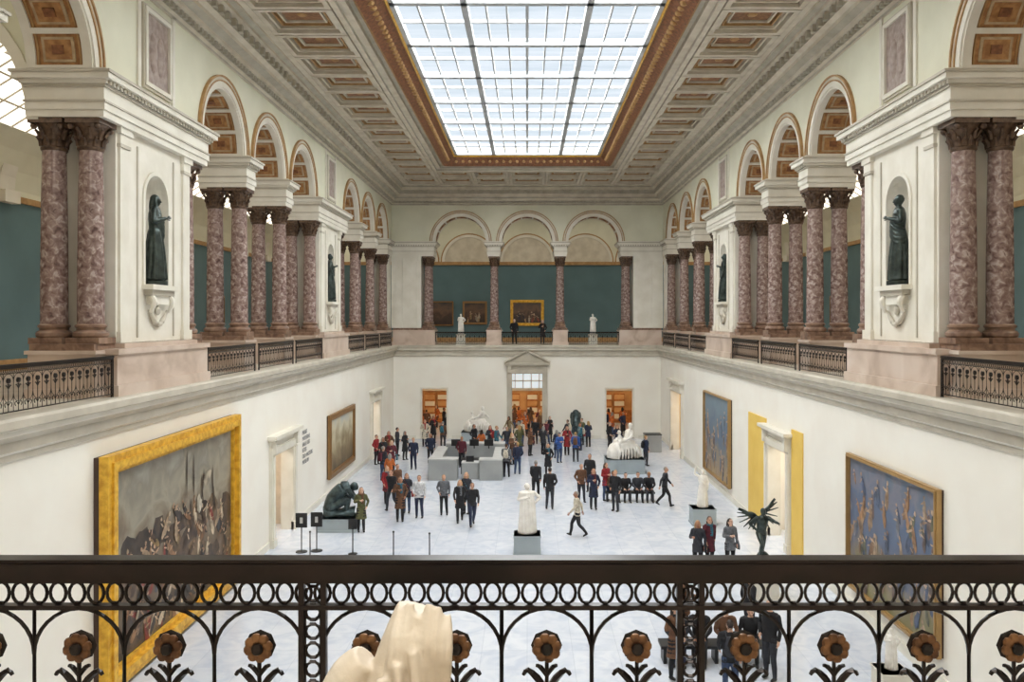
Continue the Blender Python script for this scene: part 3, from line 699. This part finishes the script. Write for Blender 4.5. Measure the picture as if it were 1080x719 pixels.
ARM={'down':((.235,.03,1.15),(.235,-.04,.90)),'pocket':((.27,.07,1.16),(.19,-.09,.98)),'phone':((.24,-.03,1.16),(.11,-.27,1.22)),'fwd':((.23,-.10,1.16),(.20,-.27,.98)),'back':((.23,.16,1.17),(.24,.20,.92)),
     'raise':((.34,-.08,1.52),(.30,-.15,1.82)),'chest':((.25,.0,1.17),(.06,-.2,1.25)),'hip':((.38,.06,1.2),(.2,-.05,1.03)),'point':((.32,-.2,1.35),(.3,-.48,1.42)),'lap':((.25,-.08,1.16),(.12,-.28,1.05))}
def hum(o):
    g=o.get
    b=MB(); ex=MB(); ph=g('ph',.92); dz=ph-.92; lean=g('lean',0.0); c,s=math.cos(lean),math.sin(lean)
    def up(p):
        x,y,z=p; zz=z-.92; return Vector((x,y*c-zz*s,.92+zz*c+y*s+dz)) 
    fat=g('fat',1.0); fem=g('fem',False)
    sw=.175 if fem else .20
    hem=g('hem',.84)
    prof=[(hem,.172+.04*(.84-hem)/.3*(1 if hem<.84 else 0),.13+.04*(.84-hem)/.3)]
    if hem<.8: prof.append((.88,.172,.13))
    prof+=[(.98,.155,.118),(1.08,.15 if fem else .165,.115),(1.22,.168 if fem else .185,.13),(1.34,.178 if fem else .2,.125),(1.42,.15,.105),(1.47,.085,.08)]
    pts=[];
    for z,a,d in prof:
        pts.append(up((0,0,z)) if z>=.92 else Vector((0,0,z+dz)))
    b.tube(pts,[(a*fat,d*fat) for z,a,d in prof],18,0,4)
    for sd,key in ((-1,'L'),(1,'R')):
        e,w=ARM[g('arm'+key,'down')]
        sh=up((sd*(sw-.02),0,1.40)); el=up((sd*e[0],e[1],e[2])); wr=up((sd*w[0],w[1],w[2]))
        b.tube([up((sd*.08,0,1.40)),sh,(sh+el)/2,el,(el+wr)/2,wr],[.06,.068,.058,.05,.046,.036],12,0,4)
        d=(wr-el).normalized(); inn=Vector((-sd,0,0)); inn=(inn-d*inn.dot(d)).normalized(); nrm=d.cross(inn)
        hb=wr+d*.01; he=wr+d*.085
        b.tube([wr-d*.01,hb+d*.03,he],[(.024,.024),(.034,.022),(.036,.02)],10,2,3)
        frw=nrm*(1 if nrm.y<0 else -1)
        for k,ln in enumerate((.065,.075,.07,.055)):
            off=frw*(.027-.018*k)
            p0=he-d*.015+off; p1=he+d*ln*.5+off+inn*.006; p2=he+d*ln*.9+off+inn*.025
            ex.tube([p0,p1,p2],[.009,.0085,.006],6,2)
        ex.tube([wr+d*.03+frw*.025,wr+d*.06+frw*.05,wr+d*.09+frw*.055+inn*.01],[.011,.010,.007],6,2)
    for sd,key in ((-1,'L'),(1,'R')):
        kn,an=g('leg'+key,((.10,-.01,.49),(.10,.02,.08)))
        hp=Vector((sd*.09,0,.90+dz)); kn=Vector((sd*kn[0],kn[1],kn[2])); an=Vector((sd*an[0],an[1],an[2]))
        b.tube([hp+Vector((0,0,.04)),hp,(hp*.5+kn*.5),kn,kn*.5+an*.5+Vector((0,.012,0)),an],[.09,.098,.085,.064,.06,.045],12,1,4)
        tip=g('tip'+key,0.0)
        toe=Vector((0,-.15*math.cos(tip),-.15*math.sin(tip)-.03)); heel=Vector((0,.05,-.03+.03*math.sin(tip)))
        b.tube([an+heel,an+Vector((0,0,-.03)),an+toe*.6+Vector((0,0,-.01)),an+toe],[(.036,.036),(.044,.046),(.045,.034),(.034,.022)],10,4,3)
    hr=Matrix.Rotation(g('turn',0.0),3,'Z')@Matrix.Rotation(g('nod',0.0)+lean*.3,3,'X')
    nb=up((0,0,1.45)); hc=up((0,-.015,1.60)); H=lambda p: hc+hr@Vector(p)
    b.tube([nb,up((0,-.005,1.50)),H((0,.01,-.06))],[.06,.052,.05],12,2,3)
    b.ell(hc,(.073,.09,.112),2,14,10,hr); b.ell(H((0,-.03,-.055)),(.052,.052,.052),2,12,8,hr)
    b.tube([H((0,-.08,.02)),H((0,-.107,-.018)),H((0,-.088,-.03))],[.008,.014,.01],8,2,2)
    for sd in (-1,1): b.ell(H((sd*.074,.005,-.01)),(.011,.018,.03),2,8,6,hr)
    hm=g('hairm',3)
    b.ell(H((0,.02,.03)),(.083,.094,.1),hm,14,10,hr)
    if g('long'):
        b.tube([H((0,.05,.06)),H((0,.075,-.04)),H((0,.085,-.14)),H((0,.09,-.25))],[(.075,.05),(.085,.05),(.085,.045),(.06,.03)],12,hm,3)
        for sd in (-1,1): b.tube([H((sd*.06,.02,.04)),H((sd*.082,.015,-.05)),H((sd*.08,-.01,-.17))],[.03,.03,.022],8,hm,3)
    if g('hat'):
        b.ell(H((0,.01,.055)),(.09,.105,.09),5,14,8,hr)
    for sd in (-1,1):
        ex.ell(H((sd*.03,-.083,.012)),(.013,.009,.008),3,8,5,hr); ex.ell(H((sd*.03,-.084,.034)),(.018,.008,.004),3,6,4,hr)
    ex.ell(H((0,-.084,-.056)),(.022,.009,.006),0 if g('mono') else 5,8,4,hr)
    if g('scarf'):
        b.tube([up((.09*math.cos(t),-.01+.085*math.sin(t),1.46)) for t in [2*pi*k/12 for k in range(12)]],.035,8,5,closed=True)
        b.tube([up((.03,-.1,1.45)),up((.05,-.14,1.3)),up((.05,-.13,1.12))],[(.04,.02)]*3,8,5,3)
    if g('pack'):
        b.tube([up((0,.18,1.02)),up((0,.21,1.1)),up((0,.21,1.28)),up((0,.17,1.42))],[(.1,.06),(.14,.085),(.13,.08),(.08,.05)],12,5,4)
        for sd in (-1,1): b.tube([up((sd*.1,.14,1.4)),up((sd*.11,0,1.48)),up((sd*.11,-.12,1.34)),up((sd*.12,-.08,1.12)),up((sd*.12,.12,1.08))],.017,6,5,3)
    if g('bag'):
        b.tube([up((.24,-.02,1.02)),up((.26,-.02,.85)),up((.26,-.02,.72))],[(.03,.08),(.05,.15),(.05,.14)],10,5,3)
        b.tube([up((-.1,-.09,1.42)),up((.05,-.14,1.2)),up((.2,-.1,.98))],.012,6,5,3)
    if g('robe'):
        n=14
        for k in range(n):
            a=2*pi*k/n+random.uniform(-.1,.1); r0=.15;r1=random.uniform(.2,.25)
            b.tube([up((.14*math.cos(a),.1*math.sin(a),1.0)),Vector((.19*math.cos(a+.1),.15*math.sin(a+.1),.6+dz)),Vector((r1*math.cos(a),r1*.85*math.sin(a),.02))],[.035,.045,.055],8,0,4)
        b.tube([Vector((0,0,1.0+dz)),Vector((0,0,.6+dz)),Vector((0,0,.0))],[(.15,.12),(.18,.15),(.23,.19)],18,0,4)
        for k in range(4):
            b.tube([up((-.19,.02,1.38-.05*k)),up((-.02,-.15,1.18-.08*k)),up((.17,-.06,1.02-.09*k)),up((.16,.1,1.0-.07*k))],.035,8,0,4)
    return b,ex
walk1=dict(legL=((.09,-.20,.50),(.09,-.26,.10)),legR=((.09,.06,.48),(.09,.33,.16)),tipR=.6,tipL=-.25,armL='back',armR='fwd',ph=.90,lean=.06)
walk2=dict(legL=((.09,-.10,.50),(.09,-.10,.08)),legR=((.09,-.02,.50),(.09,.22,.20)),tipR=.7,armL='fwd',armR='back',ph=.91,lean=.04)
sit=dict(ph=.52,legL=((.11,-.42,.50),(.12,-.40,.08)),legR=((.12,-.42,.50),(.13,-.46,.08)),armL='lap',armR='lap',lean=.12,nod=.2,hem=.90)
base=[mat('cloth_default',(40,40,46),.8),mat('trouser_default',(34,36,44),.8),mat('skin',(206,160,134),.55,c2=(196,146,120)),mat('hair_dark',(44,32,26),.6),mat('shoes_black',(26,24,24),.5),mat('bag_default',(60,40,36),.7)]
specs={
 'standing_man':dict(armL='pocket',armR='down',legR=((.11,-.05,.49),(.14,-.04,.08))),
 'man_with_backpack':dict(pack=True,armR='fwd',legL=((.12,-.02,.49),(.14,.0,.08))),
 'standing_woman':dict(fem=True,long=True,hem=.52,armL='chest',armR='pocket',scarf=True,legR=((.08,-.05,.49),(.09,-.04,.08))),
 'woman_with_bag':dict(fem=True,long=True,hem=.7,bag=True,armL='phone',turn=.3),
 'walking_man':dict(walk1),
 'walking_woman':dict(walk2,fem=True,long=True,hem=.6,scarf=True),
 'man_photographing':dict(armL='phone',armR='phone',nod=.05,hat=True),
 'seated_visitor':dict(sit),
}
tmpl={}
for nme,sp_ in specs.items():
    mb,ex=hum(sp_); tmpl[nme]=fuse(mb,.015,base,nme,ex,1)
cols_top={'black':(34,34,38),'navy':(42,50,76),'grey':(112,114,120),'red':(158,42,46),'blue':(56,96,170),'olive':(98,98,62),'cream':(214,204,184),'brown':(110,76,54),'dkgreen':(46,70,58),'white':(222,222,224),'teal':(56,112,130),'orange':(204,110,52),'jeans':(66,84,118),'wine':(98,38,50),'dk':(52,54,62),'khaki':(154,136,100)}
CM={k:mat('cloth_'+k,v,.85,c2=tuple(x*.8 for x in v),scale=12) for k,v in cols_top.items()}
HM=[mat('hair_brown',(84,58,40),.6),base[3],mat('hair_blond',(176,140,90),.6),mat('hair_grey',(150,146,140),.6)]
SM=[base[2],mat('skin_fair',(224,182,158),.55),mat('skin_tan',(176,124,96),.55)]
def pos(px,py,z=0.0):
    k=(CZ-z)/(py-CY); return ((px-CX)*k,F*k,z)
placed=[]
def person(kind,px,py,rz=0,top=None,leg=None,acc=None,sc=None,z=0,loc=None,force=True,mind=.55):
    loc=loc or pos(px,py,z)
    if not force:
        for q in placed:
            if (q[0]-loc[0])**2+(q[1]-loc[1])**2<mind*mind: return None
    placed.append(loc)
    o=add(kind,tmpl[kind],loc,rz,sc or random.uniform(.96,1.04))
    tp=top or random.choice(['black','navy','grey','dk','brown','black','black','dk','olive','blue','dk','cream','teal','khaki','wine','navy'])
    lg=leg or random.choice(['black','jeans','dk','navy','jeans','black'])
    ac=acc or random.choice(['wine','brown','black','red','grey','teal','cream'])
    ml=[CM[tp],CM[lg],random.choice(SM),random.choice(HM),base[4],CM[ac]]
    for i,m in enumerate(ml):
        o.material_slots[i].link='OBJECT'; o.material_slots[i].material=m
    return o
SMn,BP,SW,WB,WM,WW,MP,SV='standing_man','man_with_backpack','standing_woman','woman_with_bag','walking_man','walking_woman','man_photographing','seated_visitor'
P_=[
(SW,381,561,.3,'olive','black'),(WW,408,531,.4,'red','black'),(WM,413,538,-.3,'black','dk'),(SMn,419,529,.8,'brown','jeans'),(WB,429,541,0,'dk','jeans'),(SW,422,550,.2,'brown','black'),(SMn,442,546,0,'white','navy'),
(SMn,468,543,.1,'grey','black'),(WW,485,551,.1,'black','black'),(WM,498,555,.2,'black','navy'),(WB,492,542,-.4,'dk','black'),
(SMn,397,490,1.2,'red','black'),(WB,404,495,.5,'black','jeans'),(SW,410,487,0,'brown','dk'),(SMn,419,481,2,'dk','black'),(SW,427,485,1,'black','black'),(WB,413,500,.3,'wine','dk'),(BP,404,507,2.5,'dk','jeans'),(WB,411,515,2.9,'orange','black'),
(SMn,436,495,0,'navy','navy'),(SMn,454,489,.2,'navy','black'),(SW,448,471,0,'cream','dk'),(SW,457,467,.6,'black','black'),(BP,467,472,2.9,'brown','dk'),
(SMn,487,493,0,'wine','black'),(SW,508,483,2.6,'orange','black'),(SW,517,479,.3,'dk','dk'),(SMn,500,478,1,'black','black'),
(BP,534,503,3.0,'grey','black'),(SMn,546,500,3.2,'navy','jeans'),(SW,540,490,1,'brown','black'),(WM,565,526,3.0,'black','black'),(SMn,580,537,3.1,'black','dk'),(SW,578,502,0,'black','black'),
(MP,590,488,.5,'blue','jeans'),(BP,607,487,3.0,'blue','dk'),(SW,598,480,0,'red','black'),(WM,609,566,-1.6,'cream','black'),
(SMn,613,530,.3,'brown','dk'),(SW,626,537,.1,'navy','black'),(SMn,622,519,-.4,'black','dk'),(WB,639,528,.6,'red','jeans'),(SMn,649,539,-.6,'black','dk'),
(WM,701,534,1.4,'dk','black'),(BP,681,491,2.0,'navy','dk'),(SMn,643,474,1,'black','black'),(SW,651,478,0,'navy','black'),
(WB,736,604,-.4,'dk','black'),(WW,748,600,.1,'wine','black'),(WB,770,602,.2,'grey','black'),
]
for t in P_: person(*t[:6])
for i in range(26):
    px=random.gauss(557,11); py=random.uniform(465,484)
    person(random.choice([SMn,BP,SW,WB,WM,WW]),px,py,random.uniform(-3.1,3.1),force=False,mind=.7)
for i in range(14):
    person(random.choice([SMn,SW,WB]),0,0,random.uniform(-3,3),loc=(random.uniform(-1.3,1.3),random.uniform(56.2,61),0),top=random.choice(['brown','dk','orange','black','wine']),force=False,mind=.7)
for i in range(8):
    person(random.choice([SMn,SW,WB]),0,0,random.uniform(-3,3),loc=(random.uniform(-7.4,-5.4),random.uniform(55.9,61),0),top=random.choice(['brown','red','orange','black']),force=False,mind=.7)
    person(random.choice([SMn,SW,WB]),0,0,random.uniform(-3,3),loc=(random.uniform(5.4,7.3),random.uniform(55.9,61),0),top=random.choice(['brown','navy','orange','black']),force=False,mind=.7)
for i in range(6):
    person(random.choice([SMn,BP,SW,WB]),random.uniform(580,625),random.uniform(467,476),random.uniform(-3,3),force=False,mind=.8)
person(SMn,0,0,0,'black','black',loc=(-.9,YF+1.9,6.33)); person(SW,0,0,0,'black','dk',loc=(1.1,YF+3,6.33))
def bench(loc,L=2.4,rz=0):
    b=MB(); b.box((-L/2,-.25,.36),(L/2,.25,.43)); 
    for x in (-L/2+.1,0,L/2-.1): b.box((x-.04,-.2,0),(x+.04,.2,.36),1)
    b.obj('bench',[M['black'],M['black']],False,loc=loc,rz=rz)
def seated(loc,rz,top): person(SV,0,0,rz,top,loc=loc)
bx,by,_=pos(664,528); bench((bx,by,0),2.2)
for dx,c in ((-.75,'brown'),(-.2,'black'),(.35,'dk'),(.85,'black')): seated((bx+dx,by,0),random.uniform(-.3,.3),c)
bx,by,_=pos(757,702); bench((bx,by+.3,0),2.6)
for dx,c in ((-.9,'dk'),(-.35,'black'),(.25,'brown'),(.85,'black')): seated((bx+dx,by+.35,0),random.uniform(-.3,.3),c)
person(SW,712,716,.5,'brown','black'); person(SMn,812,716,-.8,'black','dk'); person(WB,722,676,1.2,'brown','dk'); person(SMn,790,676,2.0,'black','dk'); person(BP,770,738,3,'black','jeans',acc='dk')

# ---------- sculptures
def figure(opts):
    o=dict(mono=True); o.update(opts); mb,ex=hum(o); mb.Mi=[0]*len(mb.Mi); ex.Mi=[0]*len(ex.Mi)
    return mb,ex
mb,ex=figure(dict(fem=True,robe=True,armL='chest',armR='down',long=True,turn=.3)); st1=fuse(mb,.018,[M['bronze']],'bronze_statue',ex,1)
mb,ex=figure(dict(robe=True,armL='hip',armR='chest',turn=-.3)); st2=fuse(mb,.018,[M['bronze']],'bronze_statue_b',ex,1)
for s_,P,rz in ((-1,PL,pi/2),(1,PR,-pi/2)):
    for a,c,me in ((3,4,st1 if s_<0 else st2),(7,8,st2 if s_<0 else st1)):
        um=(cols[a]+cols[c])/2; p=P(um,.02,8.98)
        add('bronze_statue',me,p,rz-s_*.35,1.24)
        b=MB(); b.lathe([(.3,0),(.3,.11)],n=16); b.obj('statue_base',[M['bronze']],loc=P(um,.02,8.87))
def plinth(loc,w,d,h,m='plinth',rz=0):
    b=MB(); b.box((-w/2,-d/2,0),(w/2,d/2,h)); b.box((-w/2-.03,-d/2-.03,0),(w/2+.03,d/2+.03,.08)); b.box((-w/2-.02,-d/2-.02,h-.05),(w/2+.02,d/2+.02,h)); b.obj('sculpture_plinth',[M[m]],False,loc=loc,rz=rz)
mb,ex=figure(dict(robe=True,armL='chest',armR='hip',fat=1.05,turn=.4))
for k in range(6):
    a=pi+.5+k*.4; mb.tube([(.15*math.cos(a),.1*math.sin(a),1.42),(.23*math.cos(a),.17*math.sin(a),.9),(.25*math.cos(a+.1),.21*math.sin(a+.1),.05)],[.04,.045,.05],8,0,4)
stc=fuse(mb,.02,[M['marble']],'marble_statue',ex,1)
p=pos(556,583); plinth(p,.9,.8,.68); add('marble_statue',stc,(p[0],p[1],.68),.2,(1.2,1.15,1.0))
mb,ex=figure(dict(armL='raise',armR='down',fem=True,robe=True)); stw=fuse(mb,.02,[M['marble']],'marble_nymph',ex,1)
p=pos(741,552); plinth(p,.9,.8,.65); add('marble_nymph',stw,(p[0],p[1],.65),-.3,.86)
for x in (-4.55,4.5):
    plinth((x,YF+.75,6.33),.6,.6,.75,'stone'); add('marble_statue',stc,(x,YF+.75,7.08),.2,.8)
mb=MB()
mb.tube([(-.35,0,.25),(-.2,0,.62),(.1,0,.92),(.35,0,1.0)],[(.2,.24),(.24,.26),(.24,.27),(.15,.17)],16,0,5)
mb.ell((.5,0,1.0),(.14,.12,.15),0); mb.ell((.58,0,.96),(.07,.08,.1),0)
for s_ in (-1,1):
    mb.tube([(-.3,s_*.15,.3),(.1,s_*.2,.5),(.3,s_*.2,.62),(.25,s_*.2,.3),(.15,s_*.2,.06),(.4,s_*.2,.04)],[.15,.13,.1,.08,.06,.05],12,0,4)
    mb.tube([(.28,s_*.2,.98),(.42,s_*.26,.75),(.6,s_*.2,.55),(.66,s_*.1,.72)],[.09,.075,.06,.045],12,0,4)
    for k in range(4): mb.tube([(.66,s_*.1+.02*k-.03,.72),(.68,s_*.1+.02*k-.03,.82)],.014,6,0)
mb.tube([(-.5,0,.05),(0,0,.12),(.5,0,.05)],[(.3,.3),(.36,.12),(.3,.3)],14,0,4)
stb=fuse(mb,.02,[M['bronzeg']],'crouching_bronze',None,1)
p=pos(354,562); plinth((p[0],p[1]+.6,0),1.4,1.1,.5); add('crouching_bronze',stb,(p[0],p[1]+.6,.5),.2,1.12)
p=pos(608,466); plinth((p[0],p[1]+.5,0),1.2,1.0,.7); add('crouching_bronze',stb,(p[0],p[1]+.5,.7),pi/2,1.15)
# winged bronze: nude stepping up on a rock, wings fanned out
mb,ex=figure(dict(armL='hip',armR='point',lean=.18,legL=((.12,-.3,.62),(.14,-.22,.24)),legR=((.08,.05,.5),(.06,.16,.1)),hem=.86))
for s_,elev,ln in ((-1,.5,.34),(1,.9,.42)):
    root=Vector((s_*.07,.14,1.34)); d=Vector((s_*math.cos(elev),.1,math.sin(elev))).normalized()
    dn=Vector((s_*.35,.05,-.9)).normalized()
    mb.tube([root,root+d*ln*.5+Vector((0,0,.05)),root+d*ln],[.06,.06,.045],8,0,4)
    for k in range(8):
        t=k/7; st=root+d*ln*t; q=(dn*(1-t)+d*t*1.15).normalized(); L_=.28+.22*math.sin(pi*(.2+.7*t))
        mb.tube([st,st+q*L_*.5,st+q*L_],[(.042,.028),(.04,.024),(.016,.014)],8,0,4)
mb.tube([(.0,.0,.0),(.05,.02,.12),(.02,.03,.3)],[(.36,.3),(.26,.22),(.1,.1)],12,0,4)
mb.tube([(-.14,-.22,.0),(-.14,-.22,.2)],[(.2,.2),(.11,.11)],12,0,3)
stx=fuse(mb,.016,[M['bronze']],'winged_bronze',ex,1)
p=pos(803,628); plinth(p,.8,.8,1.02,'stone'); add('winged_bronze',stx,(p[0],p[1],1.0),.15,.92)
mb=MB()
mb.tube([(-.6,0,.0),(-.5,0,.4),(0,0,.55),(.5,0,.4),(.7,0,.0)],[(.3,.35),(.35,.4),(.35,.4),(.3,.35),(.25,.3)],14,0,4)
mb.tube([(.1,0,.6),(.2,0,.9),(.3,.05,1.2),(.33,.05,1.35)],[(.22,.2),(.19,.17),(.24,.16),(.1,.09)],14,0,5)
mb.ell((.35,0,1.52),(.11,.13,.15),0)
for s_ in (-1,1):
    mb.tube([(.1,s_*.12,.65),(-.3,s_*.2,.85),(-.45,s_*.2,.5),(-.55,s_*.2,.1),(-.75,s_*.2,.06)],[.14,.12,.09,.07,.05],12,0,4)
    mb.tube([(.3,s_*.2,1.22),(.15+.4*(s_>0),s_*.35,1.0),(-.15+.9*(s_>0),s_*.25,.85)],[.08,.065,.045],12,0,4)
mb.tube([(-.25,-.1,.7),(-.3,-.1,1.0),(-.32,-.1,1.12)],[(.13,.11),(.12,.1),(.05,.05)],12,0,4); mb.ell((-.33,-.1,1.24),(.09,.1,.12),0)
for k in range(7): mb.tube([(.5-.15*k,-.2,.6),(.5-.16*k,-.42,.35),(.52-.17*k,-.4,.0)],.05,8,0,4)
stg=fuse(mb,.024,[M['marble']],'marble_group',None,1)
p=pos(660,500); plinth((p[0],p[1]+.7,0),2.0,1.4,.75); add('marble_group',stg,(p[0],p[1]+.7,.75),.4,1.1)
p=pos(503,468); plinth((p[0],p[1]+.5,0),2.0,1.3,.75); add('marble_group',stg,(p[0],p[1]+.5,.75),-.2,1.0)
p=pos(940,735); plinth(p,.6,.6,.6,'stone'); add('marble_statue',stc,(p[0],p[1],.6),-.4,.5)

# foreground marble fragment
mb=MB(); Yq=1.72
mb.tube([(-.32,Yq,6.9),(-.30,Yq,7.1),(-.262,Yq,7.27),(-.223,Yq,7.39)],[(.12,.09),(.09,.07),(.064,.05),(.053,.04)],16,0,5)
mb.tube([(-.38,Yq,6.9),(-.395,Yq,7.12),(-.375,Yq,7.24),(-.34,Yq,7.29)],[(.08,.09),(.07,.07),(.05,.05),(.03,.04)],14,0,5)
mb.tube([(-.30,Yq,7.18),(-.275,Yq,7.32),(-.25,Yq,7.385)],[(.03,.04),(.03,.04),(.02,.03)],12,0,4)
for k in range(6): mb.tube([(-.285+.022*k,Yq-.035,7.2),(-.274+.022*k,Yq-.048,7.33),(-.262+.019*k,Yq-.02,7.40+.016*math.sin(k*2.3))],[.014,.013,.010],8,0,4)
for k in range(7): mb.tube([(-.43+.033*k,Yq-.062,7.16+.028*k),(-.42+.036*k,Yq-.088,7.06),(-.40+.038*k,Yq-.095,6.9)],[.010,.014,.016],8,0,4)
fr=fuse(mb,.005,[M['marblew']],'marble_torso_fragment',None,3)
add('marble_torso_fragment',fr)
plinth((-.34,Yq,6.33),.42,.4,.58,'stone')

# ---------- reception desk
b=MB()
def D(x0,x1,y0,y1,h,mi=0):
    b.box((x0,y0,0),(x1,y1,h),mi); b.box((x0-.02,y0-.02,h),(x1+.02,y1+.02,h+.05),1)
D(-4.95,-3.5,40.8,41.5,1.02); D(-3.3,-2.45,41.1,41.7,.8,0); D(-2.4,-1.25,40.8,41.5,1.0)
D(-4.95,-4.4,41.5,45.5,.95); D(-1.75,-1.25,41.5,45.5,.95); D(-4.5,-1.25,45.2,45.9,1.15)
for x in (-3.9,-2.9,-2.1):
    b.box((x-.25,44.6,1.15),(x+.25,44.65,1.5),2); b.box((x-.03,44.65,1.0),(x+.03,44.7,1.2),2)
b.box((-3.1,41.3,.85),(-2.7,41.35,1.15),2); b.box((-3.45,42.5,0),(-2.5,43.3,.75),2)
b.obj('reception_desk',[M['desk'],M['desktop'],M['black']],False)
p=pos(688,476); b=MB(); b.box((-.5,-.4,0),(.5,.4,1.05)); b.box((-.52,-.42,1.05),(.52,.42,1.1),1); b.box((-.5,-.41,.1),(.5,-.4,.95),0); b.obj('ticket_machine',[M['desk'],M['black']],False,loc=p)
def stand(px,py):
    p=pos(px,py); b=MB(); b.lathe([(.2,0),(.2,.03)],n=16); b.tube([(0,0,.03),(0,0,.9)],.02,8); b.box((-.2,-.03,.85),(.2,.0,1.35),0); b.box((-.17,-.035,.88),(.17,-.03,1.32),0)
    b.box((-.05,-.037,1.0),(.05,-.034,1.2),1)
    b.obj('info_stand',[M['black'],M['desktop']],loc=p)
stand(318,582);stand(334,581)
def qpost(px,py,sign=False):
    p=pos(px,py); b=MB(); b.lathe([(.16,0),(.16,.02),(.03,.05)],n=16); b.tube([(0,0,.03),(0,0,.9)],.022,8); b.ell((0,0,.93),(.04,.04,.04))
    if sign: b.box((-.15,-.02,.85),(.15,0,1.2))
    b.obj('queue_post',[M['black']],loc=p)
qpost(415,590);qpost(453,592);qpost(372,584,True);qpost(327,590)

# ---------- lights: overcast daylight falling through the roof glazing
area('gallery_ceiling_lamp',(0,-1,15.6),(5,3),600,(1,.93,.84))
sl=bpy.data.lights.new('overcast_daylight','SUN'); sl.energy=22.0; sl.angle=math.radians(160); sl.color=(1,.985,.95)
so=bpy.data.objects.new('overcast_daylight',sl); bpy.context.scene.collection.objects.link(so); so.location=(0,28,40)
w=bpy.data.worlds.new('world'); bpy.context.scene.world=w; w.use_nodes=True
w.node_tree.nodes['Background'].inputs[0].default_value=(.86,.93,1,1); w.node_tree.nodes['Background'].inputs[1].default_value=1.0
# ---------- camera
cam=bpy.data.cameras.new('camera'); co=bpy.data.objects.new('camera',cam); bpy.context.scene.collection.objects.link(co)
co.location=(0,0,CZ); co.rotation_euler=(pi/2,0,0); cam.sensor_width=36; cam.lens=F/1080*36; cam.shift_x=-16/1080; cam.shift_y=-21.5/1080; cam.clip_end=300
bpy.context.scene.camera=co
bpy.context.scene.view_settings.view_transform='Standard'
